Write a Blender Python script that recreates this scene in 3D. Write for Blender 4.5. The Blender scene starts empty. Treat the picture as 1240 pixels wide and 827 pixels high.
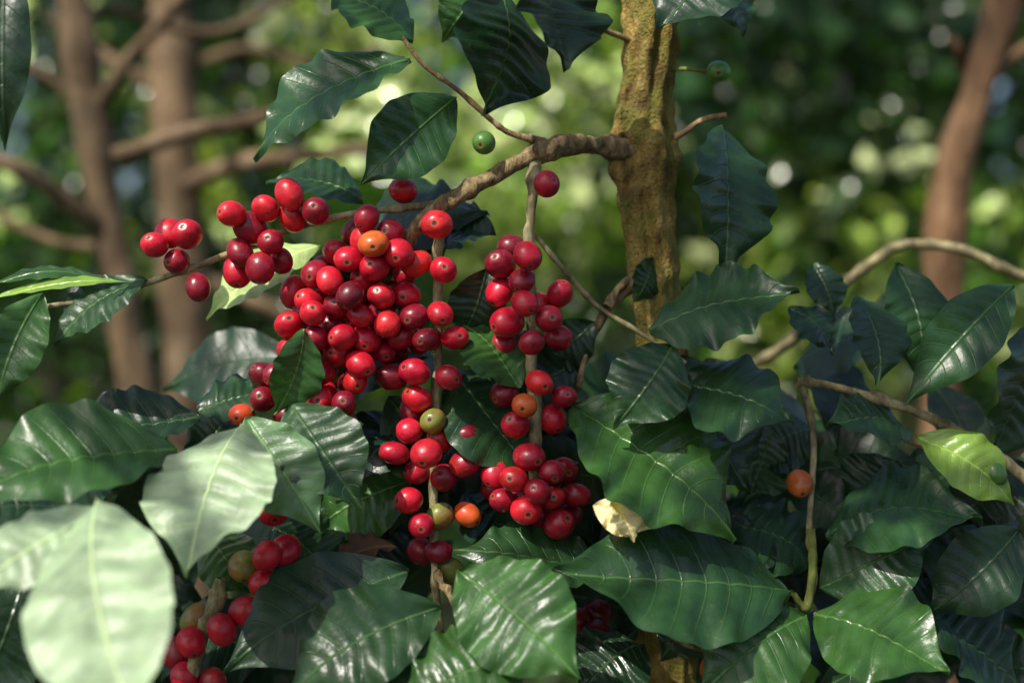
import bpy, math, random
import numpy as np
from mathutils import Vector, noise
random.seed(7); rng=np.random.default_rng(7)
D=0.764; S=2254.0; H=1.3
def W(px,py,d=0.0):
    k=(D+d)/D
    return Vector(((px-620)/S*k, d, H+(413.5-py)/S*k))
scene=bpy.context.scene
SUN=Vector((-0.42,-0.52,0.75)).normalized()

# ---------- node helpers ----------
def mat(name):
    m=bpy.data.materials.new(name); m.use_nodes=True
    nt=m.node_tree; nt.nodes.clear()
    out=nt.nodes.new('ShaderNodeOutputMaterial')
    return m,nt,out
def N(nt,t,**k):
    n=nt.nodes.new(t)
    for a,b in k.items(): setattr(n,a,b)
    return n
def M(nt,op,a,b=None,c=None,clamp=False):
    n=nt.nodes.new('ShaderNodeMath'); n.operation=op; n.use_clamp=clamp
    for i,x in enumerate((a,b,c)):
        if x is None: continue
        if isinstance(x,(int,float)): n.inputs[i].default_value=x
        else: nt.links.new(x,n.inputs[i])
    return n.outputs[0]
def MIX(nt,fac,a,b,mode='MIX'):
    n=nt.nodes.new('ShaderNodeMix'); n.data_type='RGBA'; n.blend_type=mode
    for i,x in ((0,fac),(6,a),(7,b)):
        if isinstance(x,(int,float)): n.inputs[i].default_value=x
        elif isinstance(x,tuple): n.inputs[i].default_value=(*x,1)
        else: nt.links.new(x,n.inputs[i])
    return n.outputs[2]
def NOISE(nt,scale,detail=3,vec=None,rough=.5):
    n=N(nt,'ShaderNodeTexNoise'); n.inputs['Scale'].default_value=scale
    n.inputs['Detail'].default_value=detail; n.inputs['Roughness'].default_value=rough
    if vec is not None: nt.links.new(vec,n.inputs['Vector'])
    return n.outputs['Fac']
def RAMP(nt,fac,stops):
    n=N(nt,'ShaderNodeValToRGB'); el=n.color_ramp.elements
    while len(el)<len(stops): el.new(.5)
    for e,(p,c) in zip(el,stops):
        e.position=p; e.color=(*c,1) if isinstance(c,tuple) else (c,c,c,1)
    nt.links.new(fac,n.inputs[0]); return n.outputs[0]
def BUMP(nt,h,strength,dist):
    n=N(nt,'ShaderNodeBump'); n.inputs['Strength'].default_value=strength
    n.inputs['Distance'].default_value=dist; nt.links.new(h,n.inputs['Height']); return n.outputs[0]

# ---------- leaf material ----------
def leaf_material(name, trans=0.12, rough=0.36, veins=True):
    m,nt,out=mat(name); L=nt.links
    tint=N(nt,'ShaderNodeAttribute',attribute_name='tint').outputs['Color']
    geo=N(nt,'ShaderNodeNewGeometry')
    p=N(nt,'ShaderNodeBsdfPrincipled')
    col=tint
    if veins:
        tc=N(nt,'ShaderNodeTexCoord').outputs['Object']
        n1=NOISE(nt,60,3,tc)
        col=MIX(nt,1.0,tint,RAMP(nt,n1,[(.3,.65),(.7,1.3)]),'MULTIPLY')
        at=N(nt,'ShaderNodeAttribute',attribute_name='lf').outputs['Vector']
        sp=N(nt,'ShaderNodeSeparateXYZ'); L.new(at,sp.inputs[0])
        a,v,rd=sp.outputs
        ph=M(nt,'MULTIPLY',M(nt,'SUBTRACT',v,M(nt,'MULTIPLY',M(nt,'POWER',a,1.4),0.11)),10.0)
        fr=M(nt,'ABSOLUTE',M(nt,'SUBTRACT',M(nt,'FRACT',ph),.5))
        vein=M(nt,'MULTIPLY',M(nt,'SUBTRACT',fr,.455),22.0,clamp=True)
        vein=M(nt,'MULTIPLY',vein,M(nt,'SUBTRACT',1.0,M(nt,'POWER',a,3.0)))
        mid=M(nt,'SUBTRACT',1.0,M(nt,'MULTIPLY',rd,11.0),clamp=True)
        veinc=M(nt,'MAXIMUM',M(nt,'MULTIPLY',vein,.32),M(nt,'MULTIPLY',mid,.75))
        pale=MIX(nt,1.0,tint,(2.6,2.4,2.0),'MULTIPLY')
        pale=MIX(nt,.18,pale,(.16,.22,.07))
        col=MIX(nt,veinc,col,pale)
        nf=NOISE(nt,260,3,tc,.6)
        col=MIX(nt,M(nt,'MULTIPLY',RAMP(nt,nf,[(.68,0.0),(.73,1.0)]),.5),col,(.09,.07,.03))
        h=M(nt,'ADD',M(nt,'MULTIPLY',vein,-.8),M(nt,'MULTIPLY',mid,-1.2))
        h=M(nt,'ADD',h,M(nt,'MULTIPLY',nf,1.0))
        L.new(BUMP(nt,h,.6,.0006),p.inputs['Normal'])
        al=N(nt,'ShaderNodeAttribute',attribute_name='tint').outputs['Alpha']
        L.new(M(nt,'ADD',M(nt,'SUBTRACT',al,.12),M(nt,'MULTIPLY',n1,.26)),p.inputs['Roughness'])
    else:
        p.inputs['Roughness'].default_value=rough
    under=MIX(nt,1.0,col,(1.5,1.6,1.5),'MULTIPLY')
    col=MIX(nt,geo.outputs['Backfacing'],col,under)
    L.new(col,p.inputs['Base Color'])
    p.inputs['IOR'].default_value=1.5
    tr=N(nt,'ShaderNodeBsdfTranslucent')
    tcol=MIX(nt,1.0,col,(2.6,3.0,.9),'MULTIPLY')
    L.new(tcol,tr.inputs['Color'])
    mx=N(nt,'ShaderNodeMixShader'); mx.inputs[0].default_value=trans
    L.new(p.outputs[0],mx.inputs[1]); L.new(tr.outputs[0],mx.inputs[2]); L.new(mx.outputs[0],out.inputs[0])
    return m
MLEAF=leaf_material('coffee_leaf')
MBG=leaf_material('distant_leaf',trans=.3,rough=.16,veins=False)

def bark_material(name,c1,c2,c3,scale,bump=.002,moss=None):
    m,nt,out=mat(name); L=nt.links
    tc=N(nt,'ShaderNodeTexCoord').outputs['Object']
    mp=N(nt,'ShaderNodeMapping'); mp.inputs['Scale'].default_value=(1,1,.35); L.new(tc,mp.inputs[0])
    a=NOISE(nt,scale,6,mp.outputs[0],.65); b=NOISE(nt,scale*.22,3,tc)
    col=RAMP(nt,a,[(.3,c1),(.5,c2),(.72,c3)])
    col=MIX(nt,1.0,col,RAMP(nt,b,[(.32,.35),(.65,1.35)]),'MULTIPLY')  # broad blotches; on distant trunks their contrast also paints sun dapple
    if moss:
        f=RAMP(nt,NOISE(nt,scale*.3,5,tc,.65),[(.44,0.0),(.54,1.0)])
        col=MIX(nt,M(nt,'MULTIPLY',f,.7),col,moss)
    p=N(nt,'ShaderNodeBsdfPrincipled'); p.inputs['Roughness'].default_value=.85
    p.inputs['Specular IOR Level'].default_value=.25
    L.new(col,p.inputs['Base Color'])
    L.new(BUMP(nt,M(nt,'ADD',a,M(nt,'MULTIPLY',NOISE(nt,scale*4,3,tc),.4)),1.0,bump),p.inputs['Normal'])
    L.new(p.outputs[0],out.inputs[0]); return m
MTRUNK=bark_material('mossy_bark',(.05,.025,.006),(.29,.19,.05),(.52,.40,.13),150,.007,(.18,.18,.035))
MBRANCH=bark_material('branch_bark',(.06,.04,.02),(.24,.17,.08),(.44,.35,.19),300,.002)
MTWIG=bark_material('twig_bark',(.12,.10,.045),(.28,.24,.12),(.42,.38,.24),350,.0008)
MGREEN=bark_material('green_stem',(.08,.10,.02),(.16,.19,.04),(.26,.27,.08),300,.0004)
MBGBARK=bark_material('distant_bark',(.045,.03,.017),(.165,.11,.06),(.34,.245,.15),22,.008)
MBGBARK2=bark_material('brown_bark',(.045,.024,.011),(.165,.092,.045),(.31,.19,.105),34,.008)

# berries
def berry_material():
    m,nt,out=mat('coffee_cherry_skin'); L=nt.links
    col=N(nt,'ShaderNodeAttribute',attribute_name='bcol').outputs['Color']
    tc=N(nt,'ShaderNodeTexCoord').outputs['Object']
    at=N(nt,'ShaderNodeAttribute',attribute_name='bt').outputs['Fac']
    n=NOISE(nt,150,4,tc,.6)
    c=MIX(nt,1.0,col,RAMP(nt,n,[(.3,.68),(.7,1.25)]),'MULTIPLY')
    fn=NOISE(nt,800,2,tc)
    fl=RAMP(nt,fn,[(.64,0.0),(.72,1.0)])
    c=MIX(nt,M(nt,'MULTIPLY',fl,.22),c,(.6,.25,.14))
    tn=M(nt,'ADD',at,M(nt,'MULTIPLY',M(nt,'SUBTRACT',fn,.5),.03))
    ring=RAMP(nt,tn,[(.955,0.0),(.972,1.0)])
    c=MIX(nt,M(nt,'MULTIPLY',ring,.4),c,(.38,.15,.07))
    scar=RAMP(nt,tn,[(.982,0.0),(.990,1.0)])
    c=MIX(nt,scar,c,(.06,.025,.015))
    p=N(nt,'ShaderNodeBsdfPrincipled'); L.new(c,p.inputs['Base Color'])
    L.new(M(nt,'ADD',.18,M(nt,'MULTIPLY',n,.30)),p.inputs['Roughness'])
    L.new(BUMP(nt,M(nt,'ADD',n,M(nt,'MULTIPLY',fn,.25)),.35,.0007),p.inputs['Normal'])
    L.new(p.outputs[0],out.inputs[0]); return m
MBERRY=berry_material()

# ---------- mesh builders ----------
def make_obj(name,verts,faces,material,parent=None,attrs=None,smooth=True):
    me=bpy.data.meshes.new(name)
    verts=np.asarray(verts,dtype=np.float32)
    if isinstance(faces,np.ndarray):
        k=faces.shape[1]; me.vertices.add(len(verts)); me.vertices.foreach_set('co',verts.ravel())
        me.loops.add(faces.size); me.loops.foreach_set('vertex_index',faces.ravel().astype(np.int32))
        me.polygons.add(len(faces)); me.polygons.foreach_set('loop_start',np.arange(0,faces.size,k,dtype=np.int32))
        try: me.polygons.foreach_set('loop_total',np.full(len(faces),k,dtype=np.int32))
        except Exception: pass
        me.update(calc_edges=True)
    else:
        me.from_pydata([tuple(v) for v in verts],[],faces)
    me.validate()
    for n,(typ,arr) in (attrs or {}).items():
        at=me.attributes.new(n,typ,'POINT')
        if typ=='FLOAT': at.data.foreach_set('value',np.asarray(arr,dtype=np.float32).ravel())
        else: at.data.foreach_set('color',np.asarray(arr,dtype=np.float32).ravel())
    if smooth: me.polygons.foreach_set('use_smooth',[True]*len(me.polygons))
    me.materials.append(material)
    ob=bpy.data.objects.new(name,me); scene.collection.objects.link(ob)
    if parent: ob.parent=parent
    return ob
def empty(name):
    e=bpy.data.objects.new(name,None); scene.collection.objects.link(e); e.empty_display_size=.05; return e

class Leaves:
    def __init__(s): s.v=[];s.f=[];s.t=[];s.l=[];s.n=0
    def add(s,B,T,Wd,F,roll=0,tint=(.02,.06,.02),arch=.08,fold=.15,wave=.03,bend=0,rows=60,cols=14,comp=True,tipdroop=0.06,rough=.36,quilt=.021):
        B=np.array(B);T=np.array(T);L=np.linalg.norm(T-B);ax=(T-B)/L
        F=np.array(F,dtype=float);F/=np.linalg.norm(F)
        Nn=F-F.dot(ax)*ax; Nn/=np.linalg.norm(Nn); sd=np.cross(Nn,ax)
        r=math.radians(roll); Nn,sd=Nn*math.cos(r)+sd*math.sin(r), sd*math.cos(r)-Nn*math.sin(r)
        if comp:
            a2=np.array([ax[0],ax[2]]);a2/=max(1e-6,np.linalg.norm(a2))
            app=abs(sd[0]*a2[1]-sd[2]*a2[0]); Wd=Wd/max(.5,app)
        v=np.linspace(0,1,rows+1)[:,None]; u=np.linspace(-1,1,cols+1)[None,:]
        f=np.sin(np.pi*np.clip(v,0,1)**.93)**.88
        st=np.clip((v-.66)/.34,0,1); st=st*st*(3-2*st); f=f*(1-.6*st)+.010
        p1,p2,p3=rng.uniform(0,6.28,3)
        nw=rng.uniform(3.2,5.4)
        f=f*(1+.02*np.sin(v*nw*6.28+p1))
        w=Wd/2*f*u
        a=np.abs(u)
        side=np.where(u>0,p1,p2)
        ph=(v-.11*a**1.4)*10
        ql=np.abs(np.sin(np.pi*ph))
        h=arch*L*4*v*(1-v)+fold*np.abs(w)-.35*fold*np.abs(w)*a - tipdroop*L*v**3*1.0 + tipdroop*L*v
        h=h+wave*Wd*a**2*(np.sin(2*np.pi*nw*v+side)+.5*np.sin(2*np.pi*nw*1.7*v+2*side))*np.minimum(1,4*v*(1-v)*1.5)
        h=h+quilt*Wd*ql*(1-a**3)*f+ .03*Wd*np.sin(5*v+3*u+p3)
        lat=w+bend*L*4*v*(1-v)+0*u
        al=v*L + 0.02*L*a*np.sin(np.pi*v)
        P=B+al[...,None]*ax+lat[...,None]*sd+h[...,None]*Nn
        R,C=rows+1,cols+1
        idx=np.arange(R*C).reshape(R,C)+s.n
        q=np.stack([idx[:-1,:-1],idx[:-1,1:],idx[1:,1:],idx[1:,:-1]],-1).reshape(-1,4)
        s.v.append(P.reshape(-1,3));s.f.append(q)
        s.t.append(np.tile(np.array([*tint,rough]),(R*C,1)))
        lf=np.stack([a+0*v,v+0*u,np.abs(w)*100,np.full(w.shape,p3)],-1)
        s.l.append(lf.reshape(-1,4)); s.n+=R*C
    def build(s,name,parent):
        return make_obj(name,np.concatenate(s.v),np.concatenate(s.f),MLEAF,parent,
            {'tint':('FLOAT_COLOR',np.concatenate(s.t)),'lf':('FLOAT_COLOR',np.concatenate(s.l))})

def cr(pts,n):
    P=[np.array(p,dtype=float) for p in pts]; P=[2*P[0]-P[1]]+P+[2*P[-1]-P[-2]]
    o=[]
    for i in range(1,len(P)-2):
        for k in range(n):
            t=k/n; a,b,c,d=P[i-1:i+3]
            o.append(.5*((2*b)+(-a+c)*t+(2*a-5*b+4*c-d)*t*t+(-a+3*b-3*c+d)*t**3))
    o.append(P[-2]); return o
def tube(name,pts,material,parent,sides=14,n=14,rough=.12,freq=160,nodes=0,ridge=0):
    C=cr(pts,n); V=[];Fc=[]
    acc=0; prev=None; refv=None
    for i,c in enumerate(C):
        p=Vector(c[:3]); q=Vector(C[min(i+1,len(C)-1)][:3]); o=Vector(C[max(i-1,0)][:3])
        t=(q-o).normalized()
        if refv is None:
            refv=t.orthogonal().normalized()
        refv=(refv-refv.dot(t)*t).normalized(); b=t.cross(refv)
        if prev is not None: acc+=(p-prev).length
        prev=p
        for k in range(sides):
            an=2*math.pi*k/sides; d=refv*math.cos(an)+b*math.sin(an)
            r=max(c[3],.0004)
            ns=noise.noise((p+d*r)*freq); ns2=noise.noise((p+d*r)*freq*.3)
            rr=r*(1+rough*ns*1.5+rough*1.5*ns2)
            if ridge: rr*=1+ridge*noise.noise(Vector((math.cos(an)*2.2,math.sin(an)*2.2,acc*12)))
            if nodes:
                f=(acc/nodes)%1; rr*=1+.3*math.exp(-((f-.5)/.09)**2)
            V.append(p+d*rr)
    R=len(C)
    for i in range(R-1):
        for k in range(sides):
            k2=(k+1)%sides
            Fc.append((i*sides+k,i*sides+k2,(i+1)*sides+k2,(i+1)*sides+k))
    return make_obj(name,[tuple(v) for v in V],np.array(Fc),material,parent)
def path(l):
    o=[]
    for px,py,d,r in l:
        w=W(px,py,d); o.append((w.x,w.y,w.z,r/S*(D+d)/D))
    return o

# ================= MAIN COFFEE PLANT =================
plant=empty('coffee_plant')
tube('trunk',path([(790,-200,.05,29),(788,0,.05,30),(783,90,.05,29),(777,180,.05,36),(781,250,.05,26),(790,330,.05,29),(798,420,.05,30),(805,700,.06,34),(820,1500,.07,40),(830,3420,.08,60)]),MTRUNK,plant,sides=64,n=60,rough=.10,freq=110,ridge=.45)
tube('main_branch',path([(775,184,.045,14),(735,178,.035,12),(690,176,.02,11.5),(660,182,.012,14),(625,198,.01,10),(575,225,.005,10),(530,252,0,10),(497,285,.004,9),(470,330,.018,8),(440,400,.018,7),(400,470,.02,6),(370,530,.03,4)]),MBRANCH,plant,sides=22,n=26,rough=.2,freq=190,nodes=.045)
tube('fruiting_branch_left',path([(525,248,.004,5),(450,256,.002,4.5),(400,265,0,4.5),(330,285,.003,4),(250,318,.003,4.2),(180,342,.002,4),(120,362,0,3.5),(60,371,-.005,3),(-40,392,-.01,3)]),MTWIG,plant,nodes=.04)
tA=[(531,262,0,6),(531,330,.002,6),(531,420,.004,5.5),(527,500,.004,5.5),(524,560,.004,5),(525,620,.003,5),(527,700,0,5),(535,790,.01,5)]
tube('hanging_twig_a',path(tA),MTWIG,plant,nodes=.036,rough=.2)
tB=[(648,185,.012,8),(645,230,.008,7),(640,300,.006,6),(643,370,.006,6),(643,440,.004,6),(648,500,.002,8),(648,560,.004,7),(652,640,.006,4)]
tube('hanging_twig_b',path(tB),MTWIG,plant,nodes=.03,rough=.2)
tube('twig_c',path([(487,45,-.01,2.6),(512,78,-.005,2.8),(555,110,0,3),(600,150,.005,3.4),(622,163,.008,4),(660,172,.014,5)]),MBRANCH,plant,nodes=.02)
tube('twig_d',path([(800,175,.05,4),(825,163,.045,4),(850,146,.04,3.5),(880,140,.035,4)]),MBRANCH,plant)
tube('twig_e',path([(800,85,.05,4),(830,84,.045,3),(866,88,.04,3)]),MGREEN,plant)
tube('twig_f',path([(765,50,.05,4),(735,38,.04,4),(708,22,.03,4),(680,-20,.02,4)]),MBRANCH,plant)
tube('twig_g',path([(648,285,.012,3),(690,335,.02,3),(725,372,.03,3),(770,400,.03,3),(830,440,.03,3)]),MTWIG,plant,nodes=.03)
tube('twig_h',path([(792,330,.05,6),(760,352,.04,6),(735,375,.035,5),(712,420,.03,4),(700,470,.02,3)]),MBRANCH,plant,nodes=.02,rough=.25)
tube('stub_a',path([(765,340,.05,7),(748,352,.035,6),(735,372,.03,7)]),MBRANCH,plant,rough=.3)
tube('branch_right',path([(1320,640,.03,8),(1240,578,.03,7),(1195,545,.03,6.5),(1130,507,.03,6),(1060,482,.03,5.5),(1000,466,.03,5),(965,462,.03,6)]),MTWIG,plant,nodes=.04,rough=.18)
tube('twig_right_a',path([(973,468,.03,4.5),(985,530,.025,4),(982,600,.02,3.5),(980,650,.015,4),(986,700,.01,4),(972,745,.005,4)]),MTWIG,plant,nodes=.035)
tube('twig_right_b',path([(982,640,.014,5),(984,690,.01,5),(976,735,.004,5),(960,718,0,3.4)]),MGREEN,plant,nodes=.03)
tube('twig_right_c',path([(1050,482,.03,2.5),(1080,520,.03,2.5),(1120,545,.03,2.5)]),MBRANCH,plant)
tube('branch_right_back',path([(1320,345,.22,6),(1235,333,.2,6),(1170,304,.2,6),(1100,296,.2,6),(1060,315,.2,6),(1015,350,.2,6),(960,410,.22,6),(900,450,.25,6),(800,500,.2,7)]),MTWIG,plant,nodes=.05)
tube('stem_lower_left',path([(268,700,-.02,6),(262,725,-.02,9),(245,765,-.025,9),(232,815,-.03,9),(220,900,-.02,9)]),MTWIG,plant,nodes=.016,rough=.25)
tube('stem_lower',path([(870,790,.0,3),(835,782,.0,3),(800,762,.01,3),(760,740,.02,3)]),MBRANCH,plant)
tube('dry_twig',path([(527,690,0,6),(540,712,-.01,7),(552,735,-.015,3)]),MBRANCH,plant,rough=.5)

# ---- berries ----
R0=.00765
bs=[]
def add(l,d=0,typ='r',sz=1.0):
    for t in l:
        bs.append([t[0],t[1],d+(t[2] if len(t)>2 else random.uniform(-.006,.006)),t[3] if len(t)>3 else typ,sz])
add([(190,298),(205,283,.008),(227,284),(212,315),(240,348,0),(283,261),(300,276),(323,254),(351,238),(351,261),(382,256),(293,305),(327,295),(315,322),(288,328,.01),(340,316,.01)],-.004)
cen=[(444,265),(443,291,.006,'r'),(454,297,-.012,'o'),(473,282),(483,308),(500,322,.006),(453,323),(425,318),(437,336),(491,335,.01),(462,361),(493,357,.008),(400,343),(383,338,.008),(376,362),(380,383),(405,373),(424,358,-.014,'k'),(437,387),(470,392),(446,412,.006),(417,407),(381,410),(352,392,.01),(404,428),(366,435),(437,440),(430,460,.008),(388,453),(357,466),(388,476),(415,488),(335,450,.015),(320,458,.02,'k'),(318,482,.02,'k'),(499,380,.004),(515,410,0),(487,408,.01),(462,425,.014),(463,378,.01),(365,485,.015),(344,500,.02,'r'),(296,500,.02,'o'),(415,510,.02,'k'),(348,432,.012,'r'),(472,450,.018,'k'),(402,392,.008)]
add(cen,-.008)
for c in cen:
    if 370<c[0]<490 and 290<c[1]<480: bs.append([c[0]+random.uniform(-15,15),c[1]+random.uniform(-15,15),.014,random.choice('rrk'),.95])
add([(529,272,-.012,'r'),(537,327,-.01),(532,380,-.012),(551,409,-.006),(515,411,-.002),(502,450,-.006),(543,457,-.01),(506,484,0),(480,545),(497,523),(516,549,-.014),(534,527),(562,559),(560,530,.004),(505,571,.005),(538,577,.004),(522,513,.002,'g'),(500,500,.014,'k'),(495,606,-.01),(510,636,-.01),(535,625,.002,'g'),(564,623,.002,'o'),(530,668,.004,'r'),(512,668,.01,'k'),(545,690,.008,'g')])
add([(662,223,-.008),(606,320),(639,310,-.014),(605,353,.006),(632,340,-.006),(635,367,-.014),(665,386,-.01),(614,392),(644,415,-.014),(676,409,.004),(673,358,.006),(610,414,.008),(656,366,.008),(620,300,.01,'k'),(651,466,-.012),(611,477),(637,488,-.014,'o'),(683,480),(624,514,-.004),(669,507),(600,575),(625,577,-.012),(641,558,-.01),(665,574,-.012),(685,572),(695,599),(652,593,-.016),(638,616,-.012),(611,604),(675,629),(628,598,.004),(670,604,-.006),(655,625,.004),(600,592,.01,'k'),(688,622,.006)])
add([(488,231,.01,'r'),(968,585,.02,'O'),(870,87,.04,'G'),(586,173,.0,'G'),(1205,573,.02,'G')])
add([(325,672),(343,667,.004),(318,703),(296,741),(270,761,-.01),(232,776),(236,750,.004,'g'),(298,688,.004,'g'),(345,700,.008,'k'),(331,618,.01,'r'),(225,818),(257,826),(215,790,.01,'k')],-.025)
add([(720,765,.02,'k'),(705,755,.025,'k'),(735,787,.02,'k'),(700,772,.03,'k'),(722,745,.03,'k'),(865,810,0,'O')],0)
BP=np.array([list(W(b[0],b[1],b[2])) for b in bs]); 
for it in range(60):
    df=BP[:,None]-BP[None]; ds=np.linalg.norm(df,axis=2)+np.eye(len(BP))
    ov=np.clip(2*R0*.975-ds,0,None); np.fill_diagonal(ov,0)
    dirv=df/ds[...,None]*np.array([.5,1.6,.5])
    BP+=np.sum(dirv*ov[...,None]*.3,axis=1)
twp=np.array([p[:3] for p in cr(path(tA),10)+cr(path(tB),10)+cr(path([(525,248,.004,5),(400,265,0,4),(250,318,.003,4),(60,371,0,4)]),20)+cr(path([(497,285,.004,9),(470,330,.018,8),(440,400,.018,7),(400,470,.02,6),(370,530,.03,4)]),10)])
nu,nv=26,18; tv=[];tt=[]
tv.append((0,0,.955));tt.append(1)
for i in range(1,nv):
    th=math.pi*(i/nv)**1.12
    ct=math.cos(th); st=math.sin(th)
    z=ct*1.07
    if ct>.93: z-=.06*((ct-.93)/.07)
    for k in range(nu): tv.append((st*math.cos(2*math.pi*k/nu),st*math.sin(2*math.pi*k/nu),z)); tt.append(ct)
tv.append((0,0,-1.05));tt.append(-1)
TF=[(0,1+k,1+(k+1)%nu) for k in range(nu)]
for i in range(nv-2):
    for k in range(nu):
        k2=(k+1)%nu; a=1+i*nu; TF.append((a+k,a+nu+k,a+nu+k2,a+k2))
e=len(tv)-1; a=1+(nv-2)*nu
TF+=[(a+k,e,a+(k+1)%nu) for k in range(nu)]
tv=np.array(tv);tt=np.array(tt)
pal={'r':[(.54,.009,.026),(.47,.008,.026),(.60,.013,.026),(.52,.009,.03),(.30,.007,.022),(.22,.006,.018),(.60,.018,.022)],'k':[(.15,.005,.014),(.24,.008,.018)],'o':[(.62,.12,.02),(.64,.08,.02)],'O':[(.5,.12,.02)],'g':[(.20,.22,.04)],'G':[(.07,.18,.03)]}
V=[];Fc=[];BC=[];BT=[];n0=0
for p,b in zip(BP,bs):
    nr=twp[np.argmin(np.linalg.norm(twp-p,axis=1))]
    o=p-nr; o=o/(np.linalg.norm(o)+1e-6) if np.linalg.norm(o)<.08 else np.array([0,-.3,-1])
    d=Vector(o*.9+np.array([0,-.4,-.1])+rng.normal(0,.5,3)).normalized()
    q=d.to_track_quat('Z','Y').to_matrix()
    sc=R0*b[4]*random.uniform(.88,1.10)
    if b[3]=='G': sc=R0*.85
    lop=1+.045*np.sin(2*np.arctan2(tv[:,1],tv[:,0])+random.uniform(0,6))[:,None]*np.array([1,1,0])
    loc=tv*lop*np.array([1,random.uniform(.88,1.0),random.uniform(.95,1.16)])*sc
    V.append(loc@np.array(q).T+p)
    c=np.array(random.choice(pal[b[3]]))*random.uniform(.85,1.12)
    c2=np.array(random.choice([(.62,.035,.02),(.5,.012,.02),(.40,.01,.02)])) if b[3]=='r' else c
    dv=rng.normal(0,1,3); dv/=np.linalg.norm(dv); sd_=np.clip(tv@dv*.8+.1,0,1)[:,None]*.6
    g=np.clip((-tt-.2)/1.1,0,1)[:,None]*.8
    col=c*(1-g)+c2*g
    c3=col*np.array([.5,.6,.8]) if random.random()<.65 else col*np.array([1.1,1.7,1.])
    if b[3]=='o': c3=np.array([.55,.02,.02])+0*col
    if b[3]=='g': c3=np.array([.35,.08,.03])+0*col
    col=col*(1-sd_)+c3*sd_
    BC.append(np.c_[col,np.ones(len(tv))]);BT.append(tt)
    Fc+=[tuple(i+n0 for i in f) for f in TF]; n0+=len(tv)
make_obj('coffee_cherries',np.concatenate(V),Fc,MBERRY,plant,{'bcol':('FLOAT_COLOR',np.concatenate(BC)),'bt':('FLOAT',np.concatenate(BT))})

# ---- leaves ----
LV=Leaves()
TINT={'d':(.008,.023,.0095),'m':(.013,.037,.012),'l':(.12,.19,.03),'g':(.023,.062,.013),'s':(.075,.135,.06),'w':(.18,.23,.14),'b':(.07,.028,.014),'c':(.52,.42,.24),'y':(.30,.38,.15)}  # 's' and 'w' are paler tints that paint sun glare onto leaves
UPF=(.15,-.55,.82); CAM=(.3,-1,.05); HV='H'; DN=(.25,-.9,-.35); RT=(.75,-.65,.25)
CAMP=np.array([0,-D,H]); SUNV=np.array(SUN)
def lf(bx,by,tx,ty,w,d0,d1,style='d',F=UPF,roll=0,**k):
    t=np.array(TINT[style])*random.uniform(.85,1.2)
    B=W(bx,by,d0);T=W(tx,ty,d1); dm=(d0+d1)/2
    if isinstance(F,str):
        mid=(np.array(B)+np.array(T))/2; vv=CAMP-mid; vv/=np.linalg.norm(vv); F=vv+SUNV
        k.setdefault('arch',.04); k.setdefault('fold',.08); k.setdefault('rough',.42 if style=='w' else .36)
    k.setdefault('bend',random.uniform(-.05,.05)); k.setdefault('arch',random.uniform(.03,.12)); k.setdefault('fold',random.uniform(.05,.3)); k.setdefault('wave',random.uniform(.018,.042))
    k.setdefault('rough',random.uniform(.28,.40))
    LV.add(B,T,w/S*(D+dm)/D*1.04,F,roll,tuple(t),**k)
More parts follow.
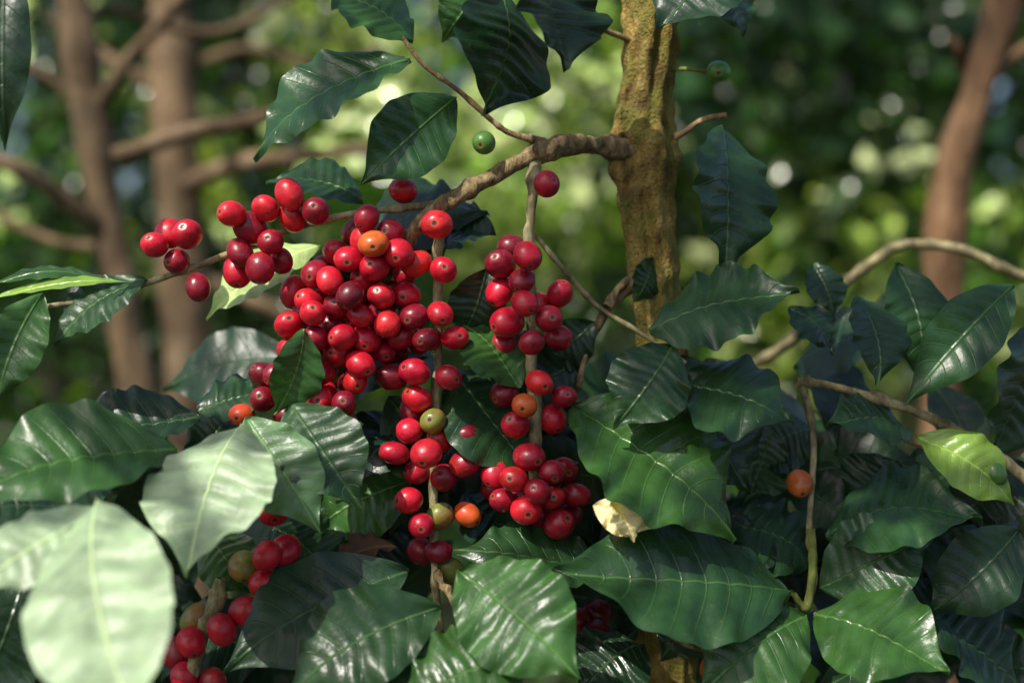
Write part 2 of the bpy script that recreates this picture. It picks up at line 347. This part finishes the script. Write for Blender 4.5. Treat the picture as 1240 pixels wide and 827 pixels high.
L=[
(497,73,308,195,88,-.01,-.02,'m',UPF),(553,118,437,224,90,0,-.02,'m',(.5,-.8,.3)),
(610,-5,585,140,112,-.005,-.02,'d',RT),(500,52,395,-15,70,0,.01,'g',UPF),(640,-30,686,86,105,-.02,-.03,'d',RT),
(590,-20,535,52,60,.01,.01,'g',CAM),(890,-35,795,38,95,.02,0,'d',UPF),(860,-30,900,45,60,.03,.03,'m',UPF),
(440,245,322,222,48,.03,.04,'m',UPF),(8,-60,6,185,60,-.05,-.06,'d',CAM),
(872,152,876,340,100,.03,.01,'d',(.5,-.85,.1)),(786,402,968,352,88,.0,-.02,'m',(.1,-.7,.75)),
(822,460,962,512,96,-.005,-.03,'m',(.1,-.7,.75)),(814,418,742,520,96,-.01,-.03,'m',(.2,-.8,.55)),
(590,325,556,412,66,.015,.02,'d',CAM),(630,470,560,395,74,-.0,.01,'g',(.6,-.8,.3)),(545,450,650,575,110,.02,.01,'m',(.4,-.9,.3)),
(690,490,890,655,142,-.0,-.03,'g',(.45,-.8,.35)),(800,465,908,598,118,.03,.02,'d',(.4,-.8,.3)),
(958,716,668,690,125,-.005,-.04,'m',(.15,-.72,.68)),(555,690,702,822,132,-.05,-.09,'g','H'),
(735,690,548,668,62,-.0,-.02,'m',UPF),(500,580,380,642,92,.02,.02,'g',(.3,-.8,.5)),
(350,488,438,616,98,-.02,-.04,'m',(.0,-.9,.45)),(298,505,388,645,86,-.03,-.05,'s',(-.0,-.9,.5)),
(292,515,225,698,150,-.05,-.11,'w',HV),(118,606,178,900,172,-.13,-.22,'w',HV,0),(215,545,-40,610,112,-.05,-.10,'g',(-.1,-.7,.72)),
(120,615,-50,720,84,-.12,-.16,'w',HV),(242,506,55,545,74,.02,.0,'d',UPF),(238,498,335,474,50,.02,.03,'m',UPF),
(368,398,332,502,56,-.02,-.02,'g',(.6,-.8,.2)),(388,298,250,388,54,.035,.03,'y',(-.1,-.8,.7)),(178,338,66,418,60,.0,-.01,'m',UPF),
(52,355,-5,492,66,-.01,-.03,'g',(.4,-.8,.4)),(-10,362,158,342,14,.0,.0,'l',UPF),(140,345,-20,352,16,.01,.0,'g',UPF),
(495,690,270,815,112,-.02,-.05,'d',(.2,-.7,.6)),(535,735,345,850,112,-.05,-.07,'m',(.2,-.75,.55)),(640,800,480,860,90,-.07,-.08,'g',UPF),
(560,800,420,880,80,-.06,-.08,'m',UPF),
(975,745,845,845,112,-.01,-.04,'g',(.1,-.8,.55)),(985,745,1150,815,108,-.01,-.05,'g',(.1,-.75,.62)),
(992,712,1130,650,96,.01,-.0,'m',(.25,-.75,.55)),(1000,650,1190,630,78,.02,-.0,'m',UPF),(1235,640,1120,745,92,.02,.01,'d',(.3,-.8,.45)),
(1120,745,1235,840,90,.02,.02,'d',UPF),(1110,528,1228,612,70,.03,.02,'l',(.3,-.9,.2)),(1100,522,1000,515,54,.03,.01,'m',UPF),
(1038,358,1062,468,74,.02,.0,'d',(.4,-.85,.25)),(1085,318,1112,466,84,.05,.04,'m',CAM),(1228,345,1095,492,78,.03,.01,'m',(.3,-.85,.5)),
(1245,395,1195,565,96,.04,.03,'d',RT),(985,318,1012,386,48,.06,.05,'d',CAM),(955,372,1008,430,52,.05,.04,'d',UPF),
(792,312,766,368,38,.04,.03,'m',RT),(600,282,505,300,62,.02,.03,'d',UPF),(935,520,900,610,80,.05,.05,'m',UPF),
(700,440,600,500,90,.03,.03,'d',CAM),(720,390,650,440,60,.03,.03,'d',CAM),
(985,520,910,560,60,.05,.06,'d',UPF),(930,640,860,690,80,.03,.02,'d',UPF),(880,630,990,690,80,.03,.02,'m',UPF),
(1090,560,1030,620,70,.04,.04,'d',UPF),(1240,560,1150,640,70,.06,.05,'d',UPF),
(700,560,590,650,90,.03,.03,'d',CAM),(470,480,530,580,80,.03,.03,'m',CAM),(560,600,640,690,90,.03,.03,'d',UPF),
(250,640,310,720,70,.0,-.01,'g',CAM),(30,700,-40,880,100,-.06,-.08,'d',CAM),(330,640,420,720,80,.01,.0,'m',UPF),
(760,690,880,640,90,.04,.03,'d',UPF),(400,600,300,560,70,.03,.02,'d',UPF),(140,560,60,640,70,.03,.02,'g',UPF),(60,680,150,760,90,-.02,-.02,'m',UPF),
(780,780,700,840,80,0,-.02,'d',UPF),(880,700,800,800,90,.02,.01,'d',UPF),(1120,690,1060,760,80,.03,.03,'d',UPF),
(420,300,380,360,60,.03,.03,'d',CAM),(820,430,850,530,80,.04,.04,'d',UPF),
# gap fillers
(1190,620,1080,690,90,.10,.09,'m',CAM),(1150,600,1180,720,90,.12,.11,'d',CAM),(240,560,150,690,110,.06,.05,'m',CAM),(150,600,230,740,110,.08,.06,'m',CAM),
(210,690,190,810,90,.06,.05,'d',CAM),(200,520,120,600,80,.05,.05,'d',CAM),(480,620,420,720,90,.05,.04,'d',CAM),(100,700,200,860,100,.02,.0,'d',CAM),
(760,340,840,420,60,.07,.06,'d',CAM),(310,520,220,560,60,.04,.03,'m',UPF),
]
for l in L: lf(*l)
# dry leaves
lf(718,612,790,640,46,-.035,-.04,'c',(-.2,-.9,.3),wave=.10,fold=.35,rows=30,rough=.8); lf(740,604,768,656,42,-.038,-.045,'c',(.5,-.8,.1),wave=.08,fold=.7,rough=.8)
lf(480,662,400,688,24,.0,-.0,'b',UPF,wave=.10,fold=.6,rough=.7,quilt=.0)
def fill(n,x0,x1,y0,y1,d0,d1,styles,fn=None):
    for i in range(n):
        x=random.uniform(x0,x1);y=random.uniform(y0,y1)
        if fn and not fn(x,y): continue
        a=random.uniform(-.5,3.6); ln=random.uniform(110,190); d=random.uniform(d0,d1)
        F=(random.uniform(-.1,.7),-.7,random.uniform(.2,.9))
        lf(x,y,x+math.cos(a)*ln,y+math.sin(a)*ln*.8,random.uniform(55,92),d,d+random.uniform(-.06,.04),random.choice(styles),F,rows=30,cols=8)
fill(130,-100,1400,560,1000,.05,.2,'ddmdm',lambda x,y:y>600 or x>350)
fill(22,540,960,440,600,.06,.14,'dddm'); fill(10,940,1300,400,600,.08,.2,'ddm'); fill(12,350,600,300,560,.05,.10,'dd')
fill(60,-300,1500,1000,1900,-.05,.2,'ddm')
LV.build('leaves',plant)

# ================= BACKGROUND COFFEE TREES =================
def bgtree(pts,brs,mt=MBGBARK):
    e=empty('coffee_tree')
    tube('trunk',path(pts),mt,e,sides=18,n=14,rough=.16,freq=18)
    for b in brs: tube('branch',path(b),mt,e,sides=10,n=10,rough=.12,freq=30)
bgtree([(85,-250,.9,20),(90,0,.9,20),(105,120,.9,22),(130,260,.9,24),(150,380,.9,24),(170,520,.9,26),(190,1000,.9,28),(200,1850,.9,34)],
 [[(110,150,.9,11),(150,80,.87,9),(210,10,.85,8),(260,-80,.85,8)],[(140,290,.9,12),(70,235,.85,10),(0,195,.8,9),(-120,170,.8,8)],[(110,130,.9,8),(50,90,.9,7),(-40,60,.9,6)],
  [(95,20,.9,7),(150,15,.95,6),(260,40,1.,6),(380,-20,1.,5)],[(135,300,.9,7),(60,290,.95,6),(-40,240,1.,5)]])
bgtree([(205,-250,1.2,26),(208,0,1.2,26),(210,120,1.2,27),(218,260,1.2,28),(225,380,1.2,28),(232,520,1.2,30),(240,1300,1.2,36),(240,1500,1.2,40)],
 [[(218,230,1.2,12),(280,200,1.1,10),(360,190,1.0,9),(450,180,1.,8)],[(215,120,1.2,9),(130,70,1.2,8),(60,20,1.2,7)],[(222,330,1.2,9),(300,360,1.2,8),(380,400,1.2,7)],[(212,90,1.2,7),(300,60,1.2,6),(400,90,1.2,6)]])
bgtree([(1235,-250,.7,22),(1215,0,.7,22),(1190,90,.7,25),(1165,170,.7,25),(1150,250,.7,25),(1145,340,.7,28),(1140,480,.7,28),(1130,1100,.7,30),(1130,2000,.7,36)],
 [[(1185,110,.7,9),(1240,60,.8,7),(1320,20,.8,6)],[(1165,80,.72,9),(1160,60,.7,7),(1152,45,.7,4)]],MBGBARK2)
tube('fallen_branch',path([(140,190,.7,12),(230,160,.7,10),(340,135,.7,9),(460,60,.8,7)]),MBGBARK,None,sides=10,n=10,rough=.12,freq=30)

# ground
gx=np.linspace(-60,60,161); gy=np.concatenate([np.linspace(-60,-2,30),np.linspace(-1.5,14,100),np.linspace(14.5,120,60)])
X,Y=np.meshgrid(gx,gy)
t=np.clip((Y-2.5)/12,0,1); Z=2.6*t*t*(3-2*t)+.05*np.sin(X*2.1+Y)+.06*np.sin(Y*3.3+X*.7)
P=np.stack([X,Y,Z],-1).reshape(-1,3); R,C=X.shape; idx=np.arange(R*C).reshape(R,C)
q=np.stack([idx[:-1,:-1],idx[:-1,1:],idx[1:,1:],idx[1:,:-1]],-1).reshape(-1,4)
m,nt,out=mat('leaf_litter'); tc=N(nt,'ShaderNodeTexCoord').outputs['Object']
a=NOISE(nt,14,6,tc,.7); p=N(nt,'ShaderNodeBsdfPrincipled'); p.inputs['Roughness'].default_value=.95
c=RAMP(nt,a,[(.3,(.012,.010,.006)),(.5,(.05,.036,.02)),(.7,(.11,.075,.04))])
c=MIX(nt,RAMP(nt,NOISE(nt,1.1,4,tc),[(.45,0.0),(.6,1.0)]),c,(.03,.06,.012))
nt.links.new(c,p.inputs['Base Color']); nt.links.new(BUMP(nt,a,1,.06),p.inputs['Normal']); nt.links.new(p.outputs[0],out.inputs[0])
make_obj('ground',P,q,m)

def foliage(name,centres,per,spread,size,palette,seed,up=.8,jit=.6,ny=-.5):
    r=np.random.default_rng(seed)
    C=np.repeat(centres,per,axis=0); n=len(C)
    clr=np.repeat(r.uniform(.4,1.5,len(centres)),per)
    ci=np.repeat(r.integers(0,len(palette),len(centres)),per)
    pos=C+r.normal(0,1,(n,3))*spread
    ax=r.normal(0,1,(n,3))+np.array([0,0,-.5]); 
    nn=r.normal(0,jit,(n,3))+np.array([-.15,ny,up])
    if jit<.4:
        nn/=np.linalg.norm(nn,axis=1)[:,None]; ax-=np.sum(nn*ax,1)[:,None]*nn
    ax/=np.linalg.norm(ax,axis=1)[:,None]
    nn-=np.sum(nn*ax,1)[:,None]*ax; nn/=np.linalg.norm(nn,axis=1)[:,None]
    sd=np.cross(nn,ax); L_=r.uniform(.6,1.3,n)[:,None]*size; w=L_*.22
    up=nn*L_*(.12 if jit>=.4 else .04)
    pts=[pos,pos+ax*L_*.3+sd*w-up*.3,pos+ax*L_*.35+up*.2,pos+ax*L_*.3-sd*w-up*.3,pos+ax*L_*.68+sd*w*.75-up*.5,pos+ax*L_*.7+up*0,pos+ax*L_*.68-sd*w*.75-up*.5,pos+ax*L_-up*1.2]
    V=np.stack(pts,1).reshape(-1,3); b=(np.arange(n)*8)[:,None]
    F4=np.concatenate([b+np.array([[2,1,4,5]]),b+np.array([[3,2,5,6]])])
    F3=np.concatenate([b+np.array([[0,2,1]]),b+np.array([[0,3,2]]),b+np.array([[5,4,7]]),b+np.array([[6,5,7]])])
    F4=F4[:,::-1]; F3=F3[:,::-1]
    e1=V[F3[0,1]]-V[F3[0,0]]; e2=V[F3[0,2]]-V[F3[0,0]]
    if np.dot(np.cross(e1,e2),nn[0])<0: F4=F4[:,::-1]; F3=F3[:,::-1]
    faces=[tuple(x) for x in F4.tolist()]+[tuple(x) for x in F3.tolist()]
    pal_=np.array(palette)[ci]*clr[:,None]*r.uniform(.7,1.3,n)[:,None]
    T=np.repeat(np.c_[pal_,np.ones(n)],8,axis=0)
    return make_obj(name,V,faces,MBG,None,{'tint':('FLOAT_COLOR',T)})
def rnd(n,a,b): return np.stack([rng.uniform(a[i],b[i],n) for i in range(3)],-1)
def wc(n,x0,x1,y0,y1,d0,d1):
    o=[]
    for i in range(n):
        o.append(list(W(random.uniform(x0,x1),random.uniform(y0,y1),random.uniform(d0,d1))))
    return np.array(o)
PALG=[(.018,.05,.010),(.025,.07,.012),(.04,.095,.013),(.07,.12,.018),(.012,.035,.008)]
PALD=[(.010,.024,.007),(.014,.035,.009),(.025,.05,.011)]
PALL=[(.15,.24,.025),(.24,.29,.06),(.08,.17,.02),(.34,.36,.16)]  # bright tones paint sunlit patches into the background leaves
foliage('background_foliage',rnd(250,(-5,4.0,.2),(5,7.5,4.2)),50,.28,.14,PALG,1)
foliage('background_foliage',rnd(420,(-7,7.5,.5),(7,11,4.8)),60,.40,.19,PALD,2)
foliage('undergrowth',rnd(110,(-3.5,2.2,.1),(3.5,4,1.1)),45,.18,.10,PALG,3)
foliage('shrub_foliage',np.concatenate([wc(60,360,770,30,310,3.0,4.6),wc(30,880,1150,150,360,3.0,4.6),wc(9,-40,340,60,330,3.4,4.6),wc(14,820,1240,300,420,2.4,3.5)]),28,.09,.10,PALL,4)
foliage('dark_shrub_foliage',np.concatenate([wc(24,900,1260,-60,110,2.3,4),wc(12,820,930,60,260,3,4),wc(16,-60,330,-40,420,3.,4.2)]),42,.2,.13,PALD,5)
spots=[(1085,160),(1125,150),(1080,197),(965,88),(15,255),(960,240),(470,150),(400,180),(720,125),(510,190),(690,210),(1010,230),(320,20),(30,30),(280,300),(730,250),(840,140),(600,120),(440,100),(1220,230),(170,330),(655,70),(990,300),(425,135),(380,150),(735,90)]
foliage('painted_glint_foliage',np.array([list(W(x,y,random.uniform(2.2,2.9))) for x,y in spots]),4,.035,.085,[(.3,.36,.12),(.4,.42,.22)],9,up=.40,jit=.16,ny=-.85)  # pale leaves added as bright bokeh spots; the sunlight is in their colour
# unseen leaf clumps added toward the sun to cast shade on the plant
cc=[]
for px,py in [(900,480),(1040,440),(1210,600),(860,330),(1000,660),(1180,740),(80,480),(560,40),(800,700),(430,760)]:
    p=np.array(W(px,py,.03)); s=random.uniform(1.3,2.2); cc.append(p+SUNV*s)
foliage('added_shade_leaves',np.array(cc),10,.03,.07,PALG,6)

# ---------- light ----------
w=bpy.data.worlds.new('World'); scene.world=w; w.use_nodes=True; nt=w.node_tree
bg=nt.nodes['Background']; sky=nt.nodes.new('ShaderNodeTexSky'); sky.sky_type='NISHITA'; sky.sun_disc=False
sky.dust_density=2.5; sky.ozone_density=.6; sky.air_density=.9
el=math.asin(SUN.z); sky.sun_elevation=el; sky.sun_rotation=math.atan2(SUN.x,SUN.y)%(2*math.pi)
nt.links.new(sky.outputs[0],bg.inputs[0]); bg.inputs[1].default_value=.15
sl=bpy.data.lights.new('sun','SUN'); sl.energy=5.0; sl.angle=math.radians(.5); sl.color=(1,.95,.86)
so=bpy.data.objects.new('sun',sl); scene.collection.objects.link(so); so.rotation_euler=SUN.to_track_quat('Z','Y').to_euler()

cam=bpy.data.cameras.new('camera'); co=bpy.data.objects.new('camera',cam); scene.collection.objects.link(co)
co.location=(0,-D,H); co.rotation_euler=(math.radians(90),0,0)
cam.lens=50; cam.sensor_width=36; cam.clip_start=.02; cam.clip_end=400
cam.dof.use_dof=True; cam.dof.focus_distance=D-.008; cam.dof.aperture_fstop=3.2
scene.camera=co
scene.view_settings.view_transform='Standard'
try: scene.view_settings.look='None'
except: pass
scene.view_settings.exposure=0
